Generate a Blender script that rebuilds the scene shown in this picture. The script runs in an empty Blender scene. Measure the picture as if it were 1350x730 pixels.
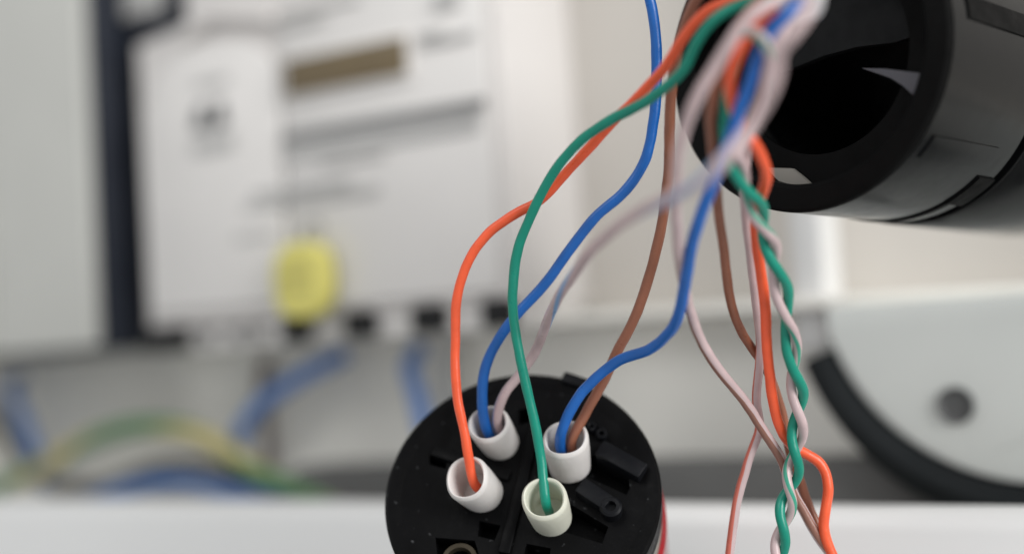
import bpy, bmesh, math, random
from mathutils import Vector, Matrix, noise
from mathutils.geometry import delaunay_2d_cdt

random.seed(4)
scene = bpy.context.scene
COL = scene.collection

# ------------------------------------------------------------------ camera
# world axes follow the cabinet: X along its back, Y into it, Z up. Metres.
U = Vector((.84334964, -.53122024, .0810336)).normalized()
Vv = Vector((-.05997485, .05680669, .99658217)).normalized()
Yv = Vector((.53400787, .84532719, -.01604805)).normalized()
M = Matrix((U, Yv, Vv))            # camera frame (right, forward, up) -> world
FPX = 1875.0                       # focal length in photograph pixels


def at(px, py, d):
    """point seen at photograph pixel px, py at d metres along the view axis"""
    return M @ Vector(((px - 675) / FPX * d, d, (365 - py) / FPX * d))


cam_d = bpy.data.cameras.new('camera')
cam = bpy.data.objects.new('camera', cam_d)
COL.objects.link(cam)
cx, cy, cz = M @ Vector((1, 0, 0)), M @ Vector((0, 0, 1)), M @ Vector((0, -1, 0))
cam.matrix_world = Matrix(((cx.x, cy.x, cz.x, 0), (cx.y, cy.y, cz.y, 0), (cx.z, cy.z, cz.z, 0), (0, 0, 0, 1)))
cam_d.sensor_width = 36
cam_d.lens = 50
cam_d.clip_start = 0.005
cam_d.clip_end = 20
cam_d.dof.use_dof = True
cam_d.dof.focus_distance = 0.2490
cam_d.dof.aperture_fstop = 4.2
scene.camera = cam

# ------------------------------------------------------------------ light
world = bpy.data.worlds.new('World')
scene.world = world
world.use_nodes = True
bg = world.node_tree.nodes['Background']
bg.inputs['Color'].default_value = (.97, .99, 1, 1)
bg.inputs['Strength'].default_value = 0.52


def area(name, loc, target, sx, sy, energy, color):
    l = bpy.data.lights.new(name, 'AREA')
    l.shape = 'RECTANGLE'
    l.size, l.size_y = sx, sy
    l.energy = energy
    l.color = color
    o = bpy.data.objects.new(name, l)
    COL.objects.link(o)
    o.location = loc
    o.rotation_euler = (Vector(target) - Vector(loc)).to_track_quat('-Z', 'Y').to_euler()
    return o


area('window_light', (1.0, -.05, .36), (-.15, .3, 0), .6, .7, 14.0, (1, .995, .985))
area('ceiling_light', (-.35, -.55, .8), (-.2, .3, 0), .8, .5, 3.2, (1, .99, .98))
scene.view_settings.view_transform = 'Standard'
scene.view_settings.look = 'None'
scene.view_settings.exposure = 0
scene.view_settings.gamma = 1
scene.render.engine = 'CYCLES'


# ------------------------------------------------------------------ materials
def lin(r, g, b):
    f = lambda c: (c / 255 / 12.92) if c / 255 <= .04045 else ((c / 255 + .055) / 1.055) ** 2.4
    return (f(r), f(g), f(b), 1)


def mat(name, col, rough=.5, spec=.5, vary=.06, scale=60, bump=0., bscale=900, metal=0., sss=0.):
    m = bpy.data.materials.new(name)
    m.use_nodes = True
    nt = m.node_tree
    p = nt.nodes['Principled BSDF']
    p.inputs['Roughness'].default_value = rough
    p.inputs['Specular IOR Level'].default_value = spec
    p.inputs['Metallic'].default_value = metal
    if sss:
        p.inputs['Subsurface Weight'].default_value = sss
        p.inputs['Subsurface Radius'].default_value = (1, .9, .8)
        p.inputs['Subsurface Scale'].default_value = .0012
    tc = nt.nodes.new('ShaderNodeTexCoord')
    nz = nt.nodes.new('ShaderNodeTexNoise')
    nz.inputs['Scale'].default_value = scale
    nz.inputs['Detail'].default_value = 5
    nt.links.new(tc.outputs['Object'], nz.inputs['Vector'])
    mr = nt.nodes.new('ShaderNodeMapRange')
    mr.inputs['From Min'].default_value = .3
    mr.inputs['From Max'].default_value = .7
    mr.inputs['To Min'].default_value = 1 - vary
    mr.inputs['To Max'].default_value = 1 + vary
    nt.links.new(nz.outputs['Fac'], mr.inputs['Value'])
    mx = nt.nodes.new('ShaderNodeVectorMath')
    mx.operation = 'SCALE'
    mx.inputs[0].default_value = col[:3]
    nt.links.new(mr.outputs['Result'], mx.inputs['Scale'])
    nt.links.new(mx.outputs['Vector'], p.inputs['Base Color'])
    n3 = nt.nodes.new('ShaderNodeTexNoise')
    n3.inputs['Scale'].default_value = scale * 1.7
    n3.inputs['Detail'].default_value = 6
    n3.inputs['Roughness'].default_value = .7
    nt.links.new(tc.outputs['Object'], n3.inputs['Vector'])
    m3 = nt.nodes.new('ShaderNodeMapRange')
    m3.inputs['From Min'].default_value = .3
    m3.inputs['From Max'].default_value = .7
    m3.inputs['To Min'].default_value = rough * .7
    m3.inputs['To Max'].default_value = min(1, rough * 1.35)
    nt.links.new(n3.outputs['Fac'], m3.inputs['Value'])
    nt.links.new(m3.outputs['Result'], p.inputs['Roughness'])
    if bump:
        n2 = nt.nodes.new('ShaderNodeTexNoise')
        n2.inputs['Scale'].default_value = bscale
        n2.inputs['Detail'].default_value = 3
        nt.links.new(tc.outputs['Object'], n2.inputs['Vector'])
        b = nt.nodes.new('ShaderNodeBump')
        b.inputs['Strength'].default_value = bump
        b.inputs['Distance'].default_value = .0003
        nt.links.new(n2.outputs['Fac'], b.inputs['Height'])
        nt.links.new(b.outputs['Normal'], p.inputs['Normal'])
    return m


def add_dust(m, amount=.25, scale=420, thr=.72, col=(.25, .26, .27, 1)):
    """fine pale dust specks lying on dark plastic"""
    nt = m.node_tree
    p = nt.nodes['Principled BSDF']
    src = p.inputs['Base Color'].links[0].from_socket
    tc = nt.nodes['Texture Coordinate']
    nz = nt.nodes.new('ShaderNodeTexNoise')
    nz.inputs['Scale'].default_value = scale
    nz.inputs['Detail'].default_value = 2
    nt.links.new(tc.outputs['Object'], nz.inputs['Vector'])
    mr = nt.nodes.new('ShaderNodeMapRange')
    mr.inputs['From Min'].default_value = thr
    mr.inputs['From Max'].default_value = thr + .08
    mr.inputs['To Max'].default_value = amount
    nt.links.new(nz.outputs['Fac'], mr.inputs['Value'])
    mix = nt.nodes.new('ShaderNodeMix')
    mix.data_type = 'RGBA'
    nt.links.new(mr.outputs['Result'], mix.inputs[0])
    nt.links.new(src, mix.inputs[6])
    mix.inputs[7].default_value = col
    nt.links.new(mix.outputs[2], p.inputs['Base Color'])
    return m


def wire_mat(name, col, stripe=None, frac=.2, turns=25., phase=0., rough=.34):
    """insulation colour, with an optional tracer stripe that winds along the wire (UV: x metres, y round)"""
    m = mat(name, col, rough, .5, .09, 260, .14, 1500, sss=.0)
    if stripe:
        nt = m.node_tree
        p = nt.nodes['Principled BSDF']
        src = p.inputs['Base Color'].links[0].from_socket
        uv = nt.nodes.new('ShaderNodeUVMap')
        sep = nt.nodes.new('ShaderNodeSeparateXYZ')
        nt.links.new(uv.outputs['UV'], sep.inputs['Vector'])
        a = nt.nodes.new('ShaderNodeMath')
        a.operation = 'MULTIPLY_ADD'
        a.inputs[1].default_value = turns
        a.inputs[2].default_value = phase
        nt.links.new(sep.outputs['X'], a.inputs[0])
        b = nt.nodes.new('ShaderNodeMath')
        b.operation = 'ADD'
        nt.links.new(a.outputs[0], b.inputs[0])
        nt.links.new(sep.outputs['Y'], b.inputs[1])
        c = nt.nodes.new('ShaderNodeMath')
        c.operation = 'FRACT'
        nt.links.new(b.outputs[0], c.inputs[0])
        r = nt.nodes.new('ShaderNodeMapRange')
        r.inputs['From Min'].default_value = frac + .03
        r.inputs['From Max'].default_value = frac
        nt.links.new(c.outputs[0], r.inputs['Value'])
        mix = nt.nodes.new('ShaderNodeMix')
        mix.data_type = 'RGBA'
        nt.links.new(r.outputs['Result'], mix.inputs[0])
        nt.links.new(src, mix.inputs[6])
        mix.inputs[7].default_value = stripe
        nt.links.new(mix.outputs[2], p.inputs['Base Color'])
    return m


K = {}
K['wall'] = mat('cabinet_paint', lin(208, 203, 196), .55, .4, .04, 9)
K['meter'] = mat('meter_plastic', lin(218, 214, 211), .4, .4, .03, 30)
K['meter_plate'] = mat('meter_plate', lin(225, 222, 219), .4, .4, .03, 30)
K['ledge'] = mat('white_pvc', lin(230, 230, 229), .35, .45, .02, 12)
K['duct'] = mat('duct_pvc', lin(244, 242, 235), .45, .4, .05, 14)
K['panel'] = mat('panel_plastic', lin(190, 190, 185), .45, .4, .04, 18)
K['navy'] = mat('navy_plastic', lin(34, 39, 50), .5, .4, .1, 40)
K['lcd'] = mat('lcd_glass', lin(112, 98, 74), .35, .4, .1, 60)
K['grey'] = mat('grey_print', lin(126, 126, 126), .5, .3, .08, 150)
K['pale'] = mat('pale_print', lin(184, 183, 181), .5, .3, .06, 150)
K['darkprint'] = mat('dark_print', lin(92, 93, 94), .5, .3, .08, 150)
K['hole'] = mat('dark_recess', lin(36, 36, 37), .7, .2, .1, 80)
K['seal'] = mat('yellow_seal', lin(226, 217, 122), .4, .4, .14, 160)
K['seal2'] = mat('yellow_seal_print', lin(196, 188, 112), .5, .3, .1, 200)
K['rubber'] = mat('black_rubber', lin(24, 28, 30), .65, .25, .1, 60)
K['screw'] = mat('screw_recess', lin(96, 97, 97), .6, .2, .1, 80)
K['shade'] = mat('shade_grey', lin(98, 98, 97), .6, .3, .06, 40)  # shade colour of the dark strip in the duct
K['cover'] = mat('pale_cover', lin(232, 236, 232), .4, .4, .04, 20)
K['black'] = add_dust(mat('black_plastic', lin(11, 11, 12), .42, .07, .2, 150, .25, 700), .2, 700, thr=.69)
K['black2'] = add_dust(mat('black_plastic_satin', lin(17, 18, 21), .42, .14, .15, 150, .25, 700), .25)
K['pocket'] = mat('black_pocket', lin(7, 8, 12), .7, .1, .15, 200)
K['gloss'] = mat('black_gloss', lin(14, 15, 16), .2, .15, .1, 60, .06, 160)
K['matt'] = mat('black_matt', lin(7, 7, 7), .6, .1, .1, 60, .1, 500)
K['inner'] = mat('black_inner', lin(16, 17, 18), .3, .6, .1, 60)
K['tab'] = mat('grey_white_plastic', lin(150, 147, 140), .5, .3, .05, 90)
K['sheen'] = mat('inner_sheen_black', lin(25, 26, 27), .6, .15, .15, 90)  # colour of the painted sheen inside the tube
K['glint'] = mat('inner_glint_grey', lin(84, 84, 91), .3, .6, .05, 90)  # colour of the painted light streak inside the tube
K['red'] = mat('red_lens', lin(165, 38, 44), .2, .5, .08, 60)
K['collar'] = mat('grey_gasket', lin(130, 130, 122), .5, .4, .08, 90)
K['metal'] = mat('dull_metal', lin(62, 56, 46), .45, .3, .1, 300, 0, metal=.7)
K['sleeve'] = mat('white_sleeve', lin(212, 208, 205), .42, .4, .03, 300, .15, 900, sss=.25)
K['sleeve2'] = mat('cream_sleeve', lin(209, 209, 194), .42, .4, .03, 300, .15, 900, sss=.25)
K['sheath'] = mat('pale_sheath', lin(236, 234, 234), .3, .5, .05, 200, sss=.2)
ORANGE, GREEN, BLUE, BROWN = lin(240, 94, 54), lin(0, 134, 112), lin(20, 94, 174), lin(140, 88, 66)
WHITE = lin(192, 170, 170)
K['orange'] = wire_mat('orange_insulation', ORANGE)
K['green'] = wire_mat('green_insulation', GREEN)
K['blue'] = wire_mat('blue_insulation', BLUE)
K['brown'] = wire_mat('brown_insulation', BROWN)
K['w_blue'] = wire_mat('white_blue_insulation', WHITE, lin(130, 160, 196), .13, 22)
K['w_brown'] = wire_mat('white_brown_insulation', WHITE, lin(140, 98, 84), .28, 6, .1)
K['w_orange'] = wire_mat('white_orange_insulation', WHITE, lin(196, 104, 88), .30, 5, .74)
K['w_green'] = wire_mat('white_green_insulation', WHITE, lin(60, 150, 125), .12, 30, .5)
K['b_blue'] = mat('background_blue_insulation', lin(94, 132, 192), .4, .4, .06, 90)
K['b_dark'] = mat('background_dark_insulation', lin(66, 60, 60), .5, .4, .06, 90)
K['b_brown'] = mat('background_brown_insulation', lin(112, 98, 92), .5, .4, .06, 90)


def earth_mat():
    m = wire_mat('green_yellow_insulation', lin(188, 176, 112), lin(94, 136, 92), .56, 14., .98)
    return m


K['earth'] = earth_mat()


# ------------------------------------------------------------------ mesh helpers
def link(name, bm, m, parent=None, smooth=35, mw=None):
    me = bpy.data.meshes.new(name)
    bmesh.ops.recalc_face_normals(bm, faces=bm.faces)
    bm.to_mesh(me)
    bm.free()
    if smooth:
        me.shade_smooth()
        me.set_sharp_from_angle(angle=math.radians(smooth))
    me.materials.append(m)
    o = bpy.data.objects.new(name, me)
    COL.objects.link(o)
    if parent:
        o.parent = parent
    if mw is not None:
        o.matrix_local = mw
    return o


def tag(o, label=None, cat=None, group=None, kind=None):
    if label:
        o['label'] = label
    if cat:
        o['category'] = cat
    if group:
        o['group'] = group
    if kind:
        o['kind'] = kind
    return o


def thing(name, label, cat, mw=None, group=None):
    o = bpy.data.objects.new(name, None)
    o.empty_display_size = .01
    COL.objects.link(o)
    if mw is not None:
        o.matrix_world = mw
    return tag(o, label, cat, group)


def bx(x0, x1, y0, y1, z0, z1, bev=0., seg=2, bm=None):
    t = bmesh.new()
    v = [t.verts.new((x, y, z)) for x in (x0, x1) for y in (y0, y1) for z in (z0, z1)]
    for f in ((0, 1, 3, 2), (4, 6, 7, 5), (0, 4, 5, 1), (2, 3, 7, 6), (0, 2, 6, 4), (1, 5, 7, 3)):
        t.faces.new([v[i] for i in f])
    if bev:
        bmesh.ops.bevel(t, geom=list(t.edges), offset=bev, segments=seg, affect='EDGES', profile=.5)
    if bm is None:
        return t
    me = bpy.data.meshes.new('tmp')
    t.to_mesh(me)
    t.free()
    bm.from_mesh(me)
    bpy.data.meshes.remove(me)
    return bm


def obox(name, m, parent, c, ux, hx, hy, z0, z1, bev=.0003):
    """a bar in the parent's local plane: centre c, direction ux, half sizes"""
    b = bx(-hx, hx, -hy, hy, z0, z1, bev)
    ang = math.atan2(ux[1], ux[0])
    b.transform(Matrix.Translation((c[0], c[1], 0)) @ Matrix.Rotation(ang, 4, 'Z'))
    return link(name, b, m, parent)


def prism(outline, y0, y1, bev=0.):
    """outline in x, z extruded from y0 (front) to y1"""
    t = bmesh.new()
    a = [t.verts.new((x, y0, z)) for x, z in outline]
    b = [t.verts.new((x, y1, z)) for x, z in outline]
    t.faces.new(a)
    t.faces.new(b)
    n = len(a)
    for i in range(n):
        t.faces.new((a[i], a[(i + 1) % n], b[(i + 1) % n], b[i]))
    if bev:
        bmesh.ops.recalc_face_normals(t, faces=t.faces)
        ed = [e for e in t.edges if abs(e.verts[0].co.y - y0) < 1e-7 and abs(e.verts[1].co.y - y0) < 1e-7]
        bmesh.ops.bevel(t, geom=ed, offset=bev, segments=2, affect='EDGES', profile=.5)
    return t


def lathe(profile, seg=96, a0=0., a1=2 * math.pi):
    """profile of (radius, z) swept round local Z; a closed profile makes a solid ring"""
    t = bmesh.new()
    full = abs(a1 - a0 - 2 * math.pi) < 1e-6
    n = seg if full else seg + 1
    rings = []
    for i in range(n):
        w = a0 + (a1 - a0) * i / seg
        rings.append([t.verts.new((r * math.cos(w), r * math.sin(w), z)) for r, z in profile])
    for i in range(seg):
        A, B = rings[i], rings[(i + 1) % n]
        for j in range(len(profile)):
            k = (j + 1) % len(profile)
            t.faces.new((A[j], A[k], B[k], B[j]))
    if not full:
        t.faces.new(rings[0])
        t.faces.new(rings[-1])
    bmesh.ops.remove_doubles(t, verts=t.verts, dist=1e-7)
    bmesh.ops.dissolve_degenerate(t, edges=t.edges, dist=1e-7)
    bmesh.ops.delete(t, geom=[e for e in t.edges if not e.link_faces], context='EDGES')
    return t


def catmull(P, n=9):
    out = []
    Q = [P[0] * 2 - P[1]] + P + [P[-1] * 2 - P[-2]]
    for i in range(1, len(Q) - 2):
        p0, p1, p2, p3 = Q[i - 1:i + 3]
        d1 = max((p1 - p0).length, 1e-9) ** .5
        d2 = max((p2 - p1).length, 1e-9) ** .5
        d3 = max((p3 - p2).length, 1e-9) ** .5
        m1 = ((p1 - p0) / d1 - (p2 - p0) / (d1 + d2) + (p2 - p1) / d2) * d2
        m2 = ((p2 - p1) / d2 - (p3 - p1) / (d2 + d3) + (p3 - p2) / d3) * d2
        for k in range(n):
            t = k / n
            out.append(p1 * (2 * t ** 3 - 3 * t * t + 1) + m1 * (t ** 3 - 2 * t * t + t) + p2 * (-2 * t ** 3 + 3 * t * t) + m2 * (t ** 3 - t * t))
    out.append(P[-1])
    return out


def relax(pts, it=3):
    for _ in range(it):
        pts = [pts[0]] + [(pts[i - 1] + pts[i] * 2 + pts[i + 1]) / 4 for i in range(1, len(pts) - 1)] + [pts[-1]]
    return pts


def tube(pts, r, seg=14, rs=None):
    t = bmesh.new()
    uvl = t.loops.layers.uv.new('UVMap')
    tan = [(pts[min(i + 1, len(pts) - 1)] - pts[max(i - 1, 0)]).normalized() for i in range(len(pts))]
    u = tan[0].orthogonal().normalized()
    rings, L, s = [], [], 0
    for i, p in enumerate(pts):
        if i:
            s += (p - pts[i - 1]).length
            u = (u - tan[i] * u.dot(tan[i])).normalized()
        w = tan[i].cross(u)
        L.append(s)
        rr = r * (1 + .05 * noise.noise(p * 300 + rs)) if rs is not None else r
        rings.append([t.verts.new(p + (u * math.cos(2 * math.pi * k / seg) + w * math.sin(2 * math.pi * k / seg)) * rr) for k in range(seg)])
    for i in range(len(pts) - 1):
        for k in range(seg):
            f = t.faces.new((rings[i][k], rings[i][(k + 1) % seg], rings[i + 1][(k + 1) % seg], rings[i + 1][k]))
            for lp, c in zip(f.loops, ((L[i], k / seg), (L[i], (k + 1) / seg), (L[i + 1], (k + 1) / seg), (L[i + 1], k / seg))):
                lp[uvl].uv = c
    t.faces.new(rings[0])
    t.faces.new(rings[-1])
    return t


def wire(label, m, P, r=.00105, n=9, name='wire', cat='wire', group=None, raw=False, relaxit=6):
    pts = P if raw else relax(catmull(P, n), relaxit)
    sd = Vector((len(bpy.data.objects) * 7.3, 0, 0))           # slight waviness of hand-bent wire
    pts = [p + noise.noise_vector(p * 130 + sd) * .00022 + noise.noise_vector(p * 420 + sd) * .00006 for p in pts]
    o = link(name, tube(pts, r * (.86 if group else .89), rs=sd), K[m], None, 60)
    return tag(o, label, cat, group)


# ------------------------------------------------------------------ setting: back of the cabinet
WY = .364
tag(link('wall', bx(-.75, .12, WY, WY + .02, -.2, .4), K['wall']), kind='structure')

# ------------------------------------------------------------------ electricity meter
meter = thing('electricity_meter', 'white electricity meter with brown display and yellow seal behind the wires', 'meter',
              Matrix.Translation((-.27, WY, .06)))
MO = Matrix.Translation((.27, -WY, -.06))


def mpart(name, bm, m, parent=meter):
    bm.transform(MO)
    return link(name, bm, K[m], parent)


mpart('case', prism([(-.343, .0155), (-.2025, .0145), (-.2045, .2), (-.3205, .2), (-.3205, .112), (-.343, .109)], .324, WY, .0025), 'meter')
arch = [(-.3385, .0205), (-.2815, .0205), (-.2805, .0875)] + \
       [(-.308 + .0275 * math.cos(w), .0875 + .0165 * math.sin(w)) for w in [math.pi * k / 16 for k in range(1, 17)]] + [(-.3385, .086)]
mpart('rounded_plate', prism(arch, .3215, .3236, .0006), 'meter_plate')
mpart('face_plate', bx(-.2795, -.2065, .3222, .3236, .0185, .108, .0006), 'meter_plate')
mpart('upper_lip', prism([(-.319, .104), (-.3055, .1095), (-.281, .105), (-.281, .1085), (-.3055, .114), (-.319, .109)], .3195, .3236, .0006), 'meter')
fr = bx(-.2775, -.2305, .3206, .3219, .0795, .0935, .0006)
mpart('display_frame', fr, 'meter_plate')
mpart('display', bx(-.2762, -.2318, .3196, .3203, .0812, .0918, .0003), 'lcd')
mpart('printed_band', bx(-.2795, -.2075, .3210, .3219, .0680, .0708), 'grey')
mpart('printed_band', bx(-.2795, -.2095, .3212, .3219, .0625, .0665), 'pale')
for x0, x1, z0, z1 in ((-.296, -.245, .0492, .0512), (-.292, -.255, .0525, .0545), (-.2795, -.262, .102, .1032),
                       (-.222, -.214, .0975, .1015), (-.2275, -.2095, .0880, .0895), (-.2285, -.2195, .0905, .0915), (-.2795, -.2485, .1055, .1065), (-.2655, -.2425, .0595, .0605), (-.3, -.285, .0405, .0420)):
    if z1 > z0:
        mpart('printed_line', bx(x0, x1, .3209, .3219 if z0 > .09 else .3236, z0, z1), 'pale')
for x in (-.3125, -.3045):
    mpart('emblem', prism([(x - .0032, .0765), (x + .0032, .0765), (x + .0018, .084), (x - .0014, .083)], .3207, .3212), 'darkprint')
mpart('printed_line', bx(-.316, -.299, .3207, .3212, .069, .0735), 'pale')
mpart('printed_line', bx(-.3135, -.3, .3207, .3212, .0895, .0915), 'pale')
mpart('terminal_strip', bx(-.341, -.2035, .3265, .362, .0085, .0145, .0005), 'meter_plate')
for x, w in ((-.3345, .009), (-.281, .0056), (-.2565, .0056), (-.2322, .0058), (-.209, .0052)):
    mpart('terminal_opening', bx(x - w, x + w, .3232, .3262, .0085, .0166, .001), 'hole')
for x in (-.318, -.306, -.297):
    mpart('terminal_opening', bx(x - .0016, x + .0016, .3235, .3262, .0105, .0148, .0004), 'grey')
seal = thing('meter_seal', 'yellow plastic seal tag hanging on the front of the white meter', 'seal', Matrix.Translation((-.2715, .3195, .037)))
SO = Matrix.Translation((.2715, -.3195, -.037))
ol = [(-.2715 + .0100 * (abs(math.cos(w)) ** .75) * (1 if math.cos(w) > 0 else -1),
       .0262 + .0112 * (abs(math.sin(w)) ** .75) * (1 if math.sin(w) > 0 else -1)) for w in [2 * math.pi * k / 36 for k in range(36)]]
b = prism(ol, .3155, .3208, .0012)
b.transform(SO)
link('tag', b, K['seal'], seal)
for z in (.031, .0275, .024):
    b = bx(-.2785, -.266, .3151, .3154, z - .0009, z + .0009)
    b.transform(SO)
    link('printed_line', b, K['seal2'], seal)
b = tube(relax(catmull([Vector((-.2715, .3195, .0365)), Vector((-.2712, .3185, .0395)), Vector((-.2685, .3195, .043)), Vector((-.267, .3235, .0415))], 6), 2), .0006, 8)
b.transform(SO)
link('seal_wire', b, K['grey'], seal)

# ------------------------------------------------------------------ module left of the meter
mod = thing('device_module', 'tall pale grey front cover of a device left of the meter', 'device', Matrix.Translation((-.41, WY, .012)))
DO = Matrix.Translation((.41, -WY, -.012))


def dpart(name, bm, m, parent=mod):
    bm.transform(DO)
    return link(name, bm, K[m], parent)


dpart('front_cover', bx(-.6, -.3575, .314, .3185, .0118, .22, .0014), 'panel')
dpart('rib', bx(-.4085, -.405, .3125, .3137, .014, .2, .0004), 'panel')
dpart('case', bx(-.6, -.3562, .319, WY, .0105, .22, .001), 'navy')
blk = thing('switch_block', 'dark navy block with a grey inset above the meter shoulder', 'device', Matrix.Translation((-.345, WY, .116)))
BO = Matrix.Translation((.345, -WY, -.116))
b = bx(-.3555, -.3275, .331, WY, .1115, .2, .001)
b.transform(BO)
link('case', b, K['navy'], blk)
b = bx(-.353, -.3345, .3285, .3307, .1195, .2, .0008)
b.transform(BO)
link('inset', b, K['pale'], blk)

# ------------------------------------------------------------------ white strip on the back, right
tag(link('cover_strip', bx(-.1345, -.1255, .349, WY, -.003, .2, .0015), K['ledge']),
    'narrow white upright strip on the back wall below the black tube', 'strip')

# ------------------------------------------------------------------ cable duct
duct = thing('cable_duct', 'open pale grey cable duct running below the meter', 'duct', Matrix.Translation((-.3, WY, -.015)))
CO = Matrix.Translation((.3, -WY, .015))


def cpart(name, bm, m, parent=duct, rot=-.6):
    bm.transform(Matrix.Rotation(math.radians(-rot), 4, 'Y'))
    bm.transform(CO)
    return link(name, bm, K[m], parent)


cpart('back_panel', bx(-.7, .1, .3585, .3635, -.07, .0065), 'duct')
cpart('top_flange', bx(-.7, .1, .345, .3637, .0067, .0095, .0006), 'duct')
cpart('bottom_flange', bx(-.7, .1, .304, .3637, -.072, -.0705, .0004), 'duct')
led = link('duct_cover', bx(-.7, .1, .288, .3025, -.14, -.0360, .0045, 4), K['ledge'])
led.matrix_world = Matrix.Rotation(math.radians(.25), 4, 'Y')
tag(led, 'bright white duct cover along the bottom behind the black socket', 'cover')


def bwire(label, m, pts, r, cat='wire', group='wires lying in the open cable duct'):
    return wire(label, m, [Vector(p) for p in pts], r, 8, 'duct_wire' if cat == 'wire' else 'earth_cable', cat, group, relaxit=3)


bwire('green and yellow earth wire arching through the open duct', 'earth',
      [(-.5, .334, -.052), (-.455, .335, -.041), (-.432, .335, -.0345), (-.408, .335, -.0275), (-.384, .335, -.019), (-.3617, .335, -.0152),
       (-.3407, .335, -.0165), (-.3242, .335, -.0222), (-.309, .335, -.031), (-.289, .336, -.037), (-.262, .338, -.043)], .0036, 'earth wire')
bwire('blue wire dropping into the duct at its far left end', 'b_blue', [(-.441, .352, .0035), (-.438, .345, .001), (-.4325, .345, -.009), (-.4265, .345, -.022), (-.423, .347, -.036)], .003)
bwire('blue wire slanting down from the top right in front of the brown wire', 'b_blue', [(-.285, .352, .0045), (-.291, .345, .0005), (-.303, .343, -.0045), (-.3155, .343, -.0115), (-.325, .345, -.0195), (-.331, .35, -.03)], .0032)
bwire('short upright blue wire in the duct beside the black socket', 'b_blue', [(-.2565, .352, .0045), (-.2552, .345, -.001), (-.2528, .345, -.009), (-.2508, .345, -.019), (-.249, .35, -.035)], .003)
bwire('dark blue wire bowed along the bottom of the duct under the earth wire', 'b_blue', [(-.395, .342, -.0415), (-.378, .341, -.0372), (-.3611, .341, -.0345), (-.345, .341, -.0345), (-.3334, .341, -.0365), (-.312, .342, -.0398), (-.29, .344, -.044)], .0031)
bwire('thin brown wire hanging behind the slanting blue wire', 'b_brown', [(-.3215, .355, .005), (-.322, .3535, -.003), (-.3212, .3535, -.015), (-.3205, .3535, -.03), (-.32, .3535, -.045)], .0022)
bwire('faint grey brown wire at the back of the duct near the black socket', 'panel', [(-.2445, .3545, .005), (-.2445, .3545, -.01), (-.2435, .3545, -.03), (-.243, .3545, -.045)], .0026)
bwire('dark grey wire crossing the bottom left of the duct', 'b_dark', [(-.47, .353, -.005), (-.4509, .352, -.0165), (-.4366, .35, -.028), (-.4206, .347, -.0365), (-.405, .3465, -.0365), (-.3909, .3465, -.0365), (-.375, .347, -.032), (-.356, .3475, -.029), (-.338, .348, -.031), (-.32, .3485, -.04)], .0026)

b = bx(-.296, .1, .334, .3575, -.0700, -.0295, .003)  # dark strip stands in for the shade above the duct cover
tag(link('shade_strip', b, K['shade']), 'dark grey strip standing in for shade along the bottom of the duct under the rounded cover', 'shade')

# ------------------------------------------------------------------ round pale cover with a black rim, right
R0 = .0535
ccx, ccz = -.0703, .0152
rc = thing('round_cover', 'pale grey rounded cover with a screw hole and black rubber rim at right', 'cover', Matrix.Translation((ccx, WY, ccz)))
RO = Matrix.Translation((-ccx, -WY, -ccz))
ang = [math.radians(196 + 128 * k / 48) for k in range(49)]
inner = [(ccx + (R0 - .003) * math.cos(w), ccz + (R0 - .003) * math.sin(w)) for w in ang]
ztop = .0078
outline = [(inner[0][0], ztop)] + inner + [(inner[-1][0] + .03, inner[-1][1] + .02), (inner[-1][0] + .03, ztop)]
b = prism(outline, .329, .3446, .002)
b.transform(RO)
link('cover_plate', b, K['cover'], rc)
b = bmesh.new()
ra = [math.radians(200.5 + 123.5 * k / 60) for k in range(61)]
sec = []
for k, w in enumerate(ra):
    th = .0074 + .0036 * k / 60
    c, s = math.cos(w), math.sin(w)
    sec.append([b.verts.new((ccx + rr * c, yy, ccz + rr * s)) for rr, yy in
                ((R0 - .0026, .3275), (R0 - .0026 + th * .5, .326), (R0 - .0026 + th, .3275), (R0 - .0026 + th, .3442), (R0 - .0026, .3442))])
for i in range(60):
    for j in range(5):
        b.faces.new((sec[i][j], sec[i][(j + 1) % 5], sec[i + 1][(j + 1) % 5], sec[i + 1][j]))
b.faces.new(sec[0])
b.faces.new(sec[-1])
b.transform(RO)
link('rubber_rim', b, K['rubber'], rc)
b = lathe([(.0, .0), (.0031, .0), (.0042, .0009), (.0042, -.004), (.0, -.004)], 32)
b.transform(Matrix.Translation((-.0893, .3285, -.0168)) @ Matrix.Rotation(math.radians(90), 4, 'X'))
b.transform(RO)
link('screw_hole', b, K['screw'], rc)

# ------------------------------------------------------------------ black socket base in front
Cb = Vector((-.13818655, .21882139, -.02434857))
nb = Vector((.38700733, -.75670196, .52690366)).normalized()
ncam = M.transposed() @ nb
acam = ncam.cross(Vector((0, 0, 1))).normalized() * -1
ab = (M @ acam).normalized()                 # to the right in the disc's plane
bb = nb.cross(ab).normalized()               # up in the disc's plane
MB = Matrix(((ab.x, bb.x, nb.x, Cb.x), (ab.y, bb.y, nb.y, Cb.y), (ab.z, bb.z, nb.z, Cb.z), (0, 0, 0, 1)))
MBi = MB.inverted()


def disc_pt(px, py, h):
    """world point under photograph pixel on the plane h above the socket's rim"""
    r = at(px, py, 1)
    return r * ((Cb + nb * h).dot(nb) / r.dot(nb))


def disc_xy(px, py, h):
    p = MBi @ disc_pt(px, py, h)
    return (p.x, p.y)


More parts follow.
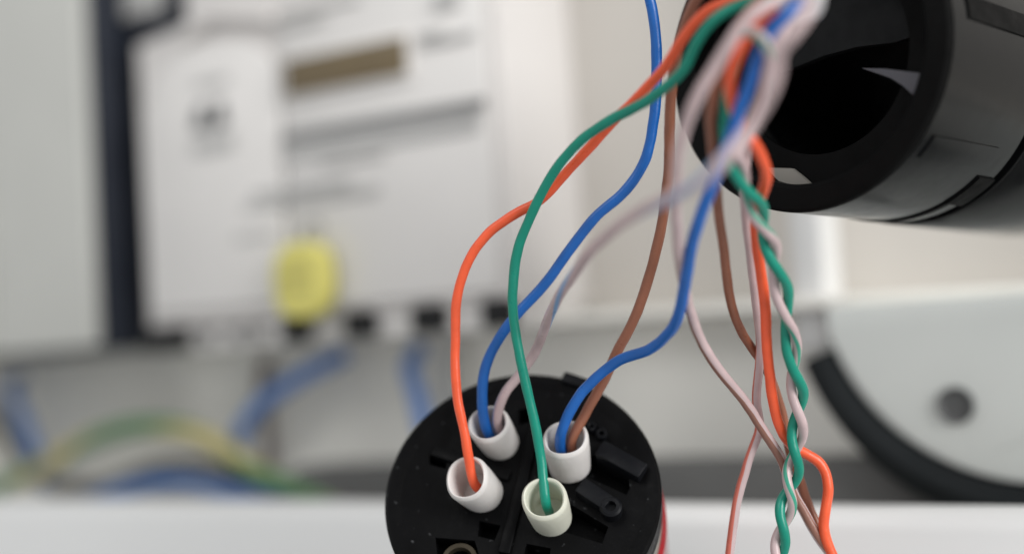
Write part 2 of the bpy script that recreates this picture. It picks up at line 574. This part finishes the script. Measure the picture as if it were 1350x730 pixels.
sock = thing('signal_light_socket', 'round black socket base with red lens below and white sleeved terminals', 'socket', MB)
RB = .02516
link('shell', lathe([(RB - .0006, 0), (RB, -.0006), (RB, -.0062), (RB - .001, -.0066), (.0222, -.0066), (.0222, -.0006), (.0236, -.0001)], 160), K['black'], sock)
FH = -.0012                                          # the deck lies this far below the rim
POCKETS = [[disc_xy(x, y, FH) for x, y in pts] for pts in
           (((778, 602), (788, 598), (836, 632), (826, 652), (774, 628)), ((752, 664), (802, 694), (794, 716), (742, 700)),
            ((694, 716), (726, 722), (722, 760), (686, 752)), ((632, 686), (660, 692), (652, 712), (630, 706)),
            ((574, 708), (626, 712), (640, 760), (580, 770)),
            ((786, 552), (800, 556), (800, 568), (786, 566)), ((566, 592), (590, 600), (588, 618), (566, 612)), ((684, 540), (702, 536), (698, 556), (684, 560)))]


def in_poly(p, q):
    c = False
    for (x0, y0), (x1, y1) in zip(q, q[1:] + q[:1]):
        if (y0 > p[1]) != (y1 > p[1]) and p[0] < (x1 - x0) * (p[1] - y0) / (y1 - y0) + x0:
            c = not c
    return c


# the deck with its recessed pockets: flat sheet with holes, each hole with walls and a bottom
v2 = [Vector((.0195 * math.cos(2 * math.pi * k / 96), .0195 * math.sin(2 * math.pi * k / 96))) for k in range(96)]
e2 = [(k, (k + 1) % 96) for k in range(96)]
for q in POCKETS:
    o = len(v2)
    v2 += [Vector(p) for p in q]
    e2 += [(o + k, o + (k + 1) % len(q)) for k in range(len(q))]
SC = 1000.0
cv, ce, cf, _, _, _ = delaunay_2d_cdt([v * SC for v in v2], e2, [], 0, 1e-4)
deck = bmesh.new()
dv = [deck.verts.new((v.x / SC, v.y / SC, FH)) for v in cv]
for f in cf:
    m = sum((cv[k] for k in f), Vector((0, 0))) / len(f) / SC
    if not any(in_poly(m, q) for q in POCKETS):
        deck.faces.new([dv[k] for k in f])
for q in POCKETS:
    a = [deck.verts.new((x, y, FH)) for x, y in q]
    c = [deck.verts.new((x, y, -.0052)) for x, y in q]
    deck.faces.new(c)
    for k in range(len(q)):
        deck.faces.new((a[k], a[(k + 1) % len(q)], c[(k + 1) % len(q)], c[k]))
ra_ = [deck.verts.new((.0195 * math.cos(2 * math.pi * k / 96), .0195 * math.sin(2 * math.pi * k / 96), FH)) for k in range(96)]
rb_ = [deck.verts.new((.0223 * math.cos(2 * math.pi * k / 96), .0223 * math.sin(2 * math.pi * k / 96), -.0006)) for k in range(96)]
for k in range(96):
    deck.faces.new((ra_[k], ra_[(k + 1) % 96], rb_[(k + 1) % 96], rb_[k]))
bmesh.ops.remove_doubles(deck, verts=deck.verts, dist=1e-6)
link('floor', deck, K['black'], sock)
link('grey_ring', lathe([(.0246, -.0068), (.0249, -.0072), (.0249, -.0122), (.02, -.0122), (.02, -.0068)], 128), K['collar'], sock)
link('red_lens', lathe([(.0251, -.0124), (.0258, -.0130), (.0258, -.034), (.02, -.034), (.02, -.0124)], 128), K['red'], sock)
link('lower_body', lathe([(.0256, -.0343), (.0256, -.046), (.0, -.046), (.0, -.0343)], 96), K['black'], sock)
def bar(name, p0, p1, half, h, m='black2', base=-.006):
    a, c = disc_xy(*p0, h), disc_xy(*p1, h)
    d = (c[0] - a[0], c[1] - a[1])
    return obox(name, K[m], sock, ((a[0] + c[0]) / 2, (a[1] + c[1]) / 2), d, math.hypot(*d) / 2, half, base, h, .00035)


bar('divider_rib', (706, 560), (664, 728), .0011, -.0003, 'black')
bar('divider_rib', (570, 592), (672, 626), .0011, -.00035, 'black')
bar('divider_rib', (702, 636), (752, 664), .0011, -.00035, 'black')
bar('raised_bar', (790, 588), (848, 620), .00165, .0014)
bar('raised_bar', (764, 637), (802, 662), .0016, .0012)
# screw boss at the end of the lower bar, small nubs beside the upper one
for (px, py), r, h, nm in (((805, 666), .0020, .0013, 'screw_boss'), ((793, 570), .0011, .0004, 'nub'), ((780, 561), .0009, .0005, 'nub')):
    x, y = disc_xy(px, py, h)
    t = lathe([(r * .45, h - .0012), (r * .5, h - .0001), (r * .8, h), (r, h - .0003), (r, -.0043), (0, -.0043), (0, h - .0012)], 28)
    t.transform(Matrix.Translation((x, y, 0)))
    link(nm, t, K['black2'], sock)
# tab on the rim at the top
ta = math.radians(69.5)
t = bx(-.0016, .0006, -.0027, .0027, -.0045, .0012, .0004)
t.transform(Matrix.Rotation(ta, 4, 'Z') @ Matrix.Translation((RB, 0, 0)))
link('locking_tab', t, K['black2'], sock)
# bare ring terminal at the lower left
x, y = disc_xy(606, 738, -.002)
t = lathe([(.0021, -.0026), (.0024, -.0018), (.0032, -.0018), (.0035, -.0026), (.0032, -.0034), (.0024, -.0034)], 40)
t.transform(Matrix.Translation((x, y, 0)))
link('ring_terminal', t, K['metal'], sock)

# white sleeves over the four terminals
SL = {}
for key, op, bt, m, r, label in (
        ('A', (614, 629), (637, 650), 'sleeve', .0044, 'white insulating sleeve on the socket with the orange wire in it'),
        ('B', (717, 655), (727, 682), 'sleeve2', .0043, 'cream white insulating sleeve on the socket with the green wire in it'),
        ('C', (643, 557), (660, 584), 'sleeve', .0041, 'white insulating sleeve on the socket holding a blue and a pinkish white wire'),
        ('D', (745, 576), (751, 613), 'sleeve', .0045, 'white insulating sleeve on the socket holding a blue and a brown wire')):
    p0, p1 = disc_pt(*bt, FH), disc_pt(*op, FH + .0078)
    ax = p1 - p0
    L = ax.length
    r *= .96
    ri = r - .0010
    prof = [(0, .0012), (ri, .0012), (ri + .0001, L - .0006), (ri + .0003, L - .0001), (r - .0005, L), (r - .0001, L - .0004), (r, L - .001), (r * .97, L * .5), (r * .88, -.0004), (0, -.0004)]
    t = lathe(prof, 48)
    for v in t.verts:                                   # hand-cut rim, not quite square or round
        w = math.atan2(v.co.y, v.co.x)
        f = v.co.z / L
        v.co.z += f * .0004 * math.sin(w + r * 9000) + f * .00012 * math.sin(3 * w + 1)
        k = 1 + f * .03 * math.cos(2 * w + r * 5000)
        v.co.x *= k
        v.co.y *= 2 - k
    q = ax.to_track_quat('Z', 'Y').to_matrix().to_4x4()
    o = link('insulating_sleeve', t, K[m], None, 50)
    o.matrix_world = Matrix.Translation(p0) @ q
    tag(o, label, 'sleeve', 'insulating sleeves on the socket terminals')
    SL[key] = (p0, p1)


def into(key, f, dx=0, dy=0):
    """a point inside a sleeve, f of the way up, shifted sideways in the disc's plane"""
    p0, p1 = SL[key]
    return p0.lerp(p1, f) + ab * dx + bb * dy


# ------------------------------------------------------------------ black tube housing, upper right
Ct = Vector((-.0851262, .23300142, .04958583))
nt_ = Vector((-.19559014, -.98046938, .02059861)).normalized()
ax_ = Vector((0, 0, 1)).cross(nt_).normalized()
bx_ = nt_.cross(ax_).normalized()
MT = Matrix(((ax_.x, bx_.x, nt_.x, Ct.x), (ax_.y, bx_.y, nt_.y, Ct.y), (ax_.z, bx_.z, nt_.z, Ct.z), (0, 0, 0, 1)))
tubeh = thing('signal_tower_tube', 'open glossy black plastic tube lying sideways at upper right', 'tube', MT)
RT = .0277
RI = .0228
link('body', lathe([(RT, -.0012), (RT, -.0345), (RT - .0008, -.0350), (RI + .0008, -.0350), (RI + .0008, -.0012)], 160), K['gloss'], tubeh)
link('rim', lathe([(RT - .0001, -.0010), (RT - .0001, -.0004), (RT - .0006, 0), (RI + .0008, 0), (RI, -.0007), (RI, -.0060), (RI + .0007, -.0060), (RI + .0007, -.0010)], 160), K['matt'], tubeh)
link('groove', lathe([(RT - .0012, -.0351), (RT - .0012, -.0372), (RI + .0012, -.0372), (RI + .0012, -.0351)], 128), K['matt'], tubeh)
link('rear_body', lathe([(RT + .0002, -.0373), (RT + .0004, -.0378), (RT + .0004, -.085), (0, -.085), (0, -.083), (RI + .0012, -.083), (RI + .0012, -.0373)], 160), K['gloss'], tubeh)
link('inner_wall', lathe([(RI + .0005, -.0061), (RI - .0002, -.0066), (RI - .0002, -.014), (.0205, -.0146), (.0198, -.0155), (.0198, -.06), (.0, -.06), (0, -.062), (RI + .0005, -.062)], 128), K['inner'], tubeh)


def curved(name, m, r0, r1, z0, z1, d0, d1, seg=18):
    return link(name, lathe([(r0, z0), (r1, z0), (r1, z1), (r0, z1)], seg, math.radians(d0), math.radians(d1)), K[m], tubeh)


curved('bayonet_slot', 'matt', RT - .001, RT + .0004, -.0288, -.0349, -68, -52)
curved('seam', 'matt', RT - .001, RT + .0003, -.0288, -.0304, -110, -67)
curved('side_strip', 'matt', RT - .001, RT + .0003, -.0065, -.0340, 2, 10.5)  # narrow matt black strip along the tube's side
curved('raised_band', 'gloss', RT - .001, RT + .0003, -.0040, -.0280, -48, -39)
MTi = MT.inverted()


def flat_piece(name, m, pts, z, th):
    """a flat tab or painted reflection inside the tube, outline in photograph pixels on the plane z behind the rim"""
    t = bmesh.new()
    q = []
    for x, y in pts:
        r = at(x, y, 1)
        p = MTi @ (r * ((Ct + nt_ * z).dot(nt_) / r.dot(nt_)))
        q.append((p.x, p.y))
    a = [t.verts.new((x, y, z)) for x, y in q]
    c = [t.verts.new((x, y, z - th)) for x, y in q]
    t.faces.new(a)
    t.faces.new(c)
    for k in range(len(q)):
        t.faces.new((a[k], a[(k + 1) % len(q)], c[(k + 1) % len(q)], c[k]))
    return link(name, t, K[m], tubeh, 30)


flat_piece('contact_tab', 'tab', ((1008, 221), (1043, 222), (1057, 233), (1070, 245), (1040, 247), (1026, 238)), -.0050, .0012)
flat_piece('glint_plate', 'glint', ((1136, 90), (1168, 91), (1216, 97), (1208, 128), (1202, 124), (1190, 113), (1174, 103)), -.0050, .0010)  # lighter wedge painted as the light streak reflected in the mouth
flat_piece('inner_sheen', 'sheen', ((1010, -40), (1235, -50), (1238, 20), (1222, 42), (1180, 56), (1130, 62), (1085, 74), (1030, 96)), -.0105, .002)  # grey piece stands in for the soft sheen at the top inside
curved('inner_ledge', 'matt', .0172, RI, -.0062, -.0070, -180, 180, 96)

# ------------------------------------------------------------------ the cable and its wires
C_ = lambda *p, k=.7: [at(x, y, .255 - (.255 - d) * k if d < .255 else d) for x, y, d in p]
tag(link('cable_sheath', tube(relax(catmull(C_((1055, 4, .184), (1064, -34, .194), (1085, -75, .215), (1105, -95, .24), (1125, -85, .262)), 8), 3), .0034, 24), K['sheath']),
    'pale cable sheath end where all the wires leave the tube', 'cable')

wire('orange wire looping out widest to the left into its white sleeve', 'orange',
     [into('A', .25, .0006, -.0004), into('A', .75, .0006, 0)] + C_((619, 605, .2525), (610, 560, .252), (602, 510, .252), (600, 440, .252), (604, 390, .251), (615, 348, .250), (640, 311, .249),
                                             (680, 282, .247), (716, 261, .244), (760, 212, .239), (803, 167, .231), (852, 117, .221), (877, 89, .215), (899, 54, .209), (929, 17, .203), (975, -2, .197), (1030, -15, .192), k=.6), .00098)
wire('green wire curving down in front into the cream white sleeve', 'green',
     [into('B', .25, 0, 0), into('B', .8, 0, 0)] + C_((714, 615, .2495), (706, 560, .249), (692, 500, .248), (680, 440, .247), (676, 390, .246), (680, 340, .245), (695, 295, .242), (720, 244, .238), (755, 196, .232),
                                             (800, 160, .224), (845, 138, .216), (876, 117, .209), (902, 89, .203), (921, 53, .199), (946, 24, .196), (985, 4, .194), (1040, -6, .189), k=.6), .00098)
wire('dark blue wire coming from the top edge into the left upper sleeve', 'blue',
     [into('C', .2, -.0008, -.0004), into('C', .8, -.0009, 0)] + C_((636, 525, .258), (640, 488, .257), (655, 450, .256), (680, 415, .255), (715, 378, .254), (750, 330, .253), (785, 286, .252), (825, 252, .251),
                                             (851, 212, .250), (861, 160, .249), (866, 100, .248), (864, 40, .247), (857, 0, .247), (845, -50, .247), (825, -120, .248)), .00108)
wire('blurred white wire with pale blue tracer looping into the left upper sleeve', 'w_blue',
     [into('C', .2, .0012, .0006), into('C', .85, .0012, .0007)] + C_((665, 519, .2582), (683, 497, .2575), (705, 465, .2555), (719, 430, .2490), (735, 395, .238), (763, 352, .224), (793, 316, .210), (834, 285, .199),
                                             (880, 262, .190), (925, 240, .184), (958, 208, .182), (988, 168, .184), (1013, 125, .181), (1022, 95, .180), (1024, 68, .179), (1042, 44, .178), (1062, 20, .180), (1066, -20, .188), k=.9), .00100)
wire('bright blue wire hanging in front and turning into the right upper sleeve', 'blue',
     [into('D', .2, -.0009, 0), into('D', .8, -.0011, 0)] + C_((742, 562, .2535), (755, 535, .2522), (780, 502, .2505), (818, 473, .246), (858, 460, .239), (887, 432, .230), (904, 375, .2175), (914, 315, .208),
                                             (928, 268, .202), (942, 236, .1985), (956, 200, .196), (976, 142, .191), (990, 108, .188), (1002, 72, .185), (1014, 45, .183), (1035, 20, .182), (1062, -5, .184)), .00108)
wire('brown wire running down in front of the tube rim into the right upper sleeve', 'brown',
     [into('D', .2, .0009, .0002), into('D', .85, .0010, .0004)] + C_((772, 546, .2560), (794, 507, .2550), (816, 460, .252), (841, 410, .250), (860, 350, .248), (872, 300, .246), (880, 240, .243), (882, 180, .239), (884, 130, .234),
                                             (891, 80, .229), (903, 30, .223), (930, -15, .214), (990, -50, .203), (1050, -45, .196)), .00105)
wire('long pinkish white wire with brown tracer, hanging to the bottom edge', 'w_brown',
     C_((1050, -15, .183), (1020, 3, .180), (984, 26, .178), (950, 78, .178), (918, 130, .180), (900, 180, .185), (891, 230, .192), (892, 300, .205), (898, 350, .215), (908, 400, .226), (924, 448, .234), (958, 499, .241),
        (983, 531, .2445), (1010, 574, .2475), (1031, 607, .2500), (1047, 651, .2525), (1068, 690, .2525), (1095, 730, .2525), (1130, 780, .2525)), .00098)
wire('hanging brown wire that passes behind the straight orange wire', 'brown',
     C_((1020, -20, .196), (985, 20, .193), (953, 78, .194), (938, 142, .199), (939, 185, .205), (943, 240, .214), (946, 275, .220), (954, 330, .229), (962, 390, .237), (969, 420, .2415), (984, 448, .2462), (1005, 478, .2498),
        (1021, 510, .2520), (1031, 545, .2538), (1040, 590, .2555), (1058, 640, .2565), (1072, 680, .2562), (1092, 722, .2560), (1110, 770, .256)), .00092)
wire('white wire with orange tracer hanging left of the straight orange wire', 'w_orange',
     C_((1040, 20, .189), (1020, 65, .189), (1008, 110, .192), (996, 150, .199), (985, 188, .2105), (981, 240, .223), (984, 290, .2315), (991, 350, .2385), (999, 410, .2432), (1002, 470, .2462), (997, 531, .2498), (1002, 563, .2515),
        (986, 607, .2522), (972, 662, .2525), (962, 730, .2525), (955, 790, .2525)), .00090)
wire('straight orange wire with a kink near its lower end', 'orange',
     C_((1050, -5, .194), (1005, 25, .191), (978, 60, .190), (962, 105, .191), (967, 145, .195), (983, 174, .200), (1004, 206, .206), (1010, 231, .211), (1004, 258, .217), (995, 285, .224), (998, 320, .229), (1003, 352, .233),
        (1009, 407, .237), (1010, 440, .239), (1013, 480, .241), (1019, 527, .2445), (1029, 563, .2475), (1044, 587, .2508), (1063, 597, .2525), (1083, 611, .2525), (1092, 639, .252), (1089, 670, .2515), (1086, 694, .2515), (1092, 720, .2515), (1112, 760, .2515)), .00105)

# the twisted pair, two wires wound round one axis
axis = relax(catmull(C_((965, 205, .2035), (985, 248, .211), (1008, 300, .2195), (1027, 368, .228), (1040, 430, .234), (1046, 482, .2385), (1052, 530, .2425), (1051, 580, .2455), (1044, 630, .2470), (1034, 682, .2475), (1027, 732, .248), (1021, 800, .248)), 16), 4)
# phase from the place of the crossings in the photograph: the green wire lies in front at these heights
fronts = [(205, -.3), (247, 0), (350, 1), (490, 2), (600, 3), (695, 4), (800, 5)]


def phase(y):
    for (y0, k0), (y1, k1) in zip(fronts, fronts[1:]):
        if y <= y1:
            return k0 + (k1 - k0) * (y - y0) / (y1 - y0)
    return fronts[-1][1]


gp, wp = [], []
rad = .00098
camx = (M @ Vector((1, 0, 0)))
for i, p in enumerate(axis):
    c = M.transposed() @ p
    y = 365 - c.z / c.y * FPX
    w = 2 * math.pi * phase(y)
    tg = (axis[min(i + 1, len(axis) - 1)] - axis[max(i - 1, 0)]).normalized()
    e1 = (camx - tg * camx.dot(tg)).normalized()
    e2 = tg.cross(e1).normalized()
    if e2.dot(M @ Vector((0, 1, 0))) > 0:
        e2 = -e2                                    # e2 points to the viewer
    off = (e1 * math.sin(w) + e2 * math.cos(w)) * rad
    gp.append(p + off)
    wp.append(p - off)
gtop = catmull(C_((1020, -5, .192), (985, 48, .198), (964, 108, .200), (955, 160, .2005)) + [gp[0]], 8)[:-1]
wtop = catmull(C_((975, 45, .186), (988, 42, .1825), (1006, 53, .1815), (1019, 88, .184), (1012, 130, .190), (995, 165, .197), (978, 190, .2015)) + [wp[0]], 8)[:-1]
wire('green wire twisted round the white one, right side', 'green', relax(gtop + gp, 2), .00100, raw=True)
wire('pinkish white wire twisted round the green one, with green tracer', 'w_green', relax(wtop + wp, 2), .00095, raw=True)
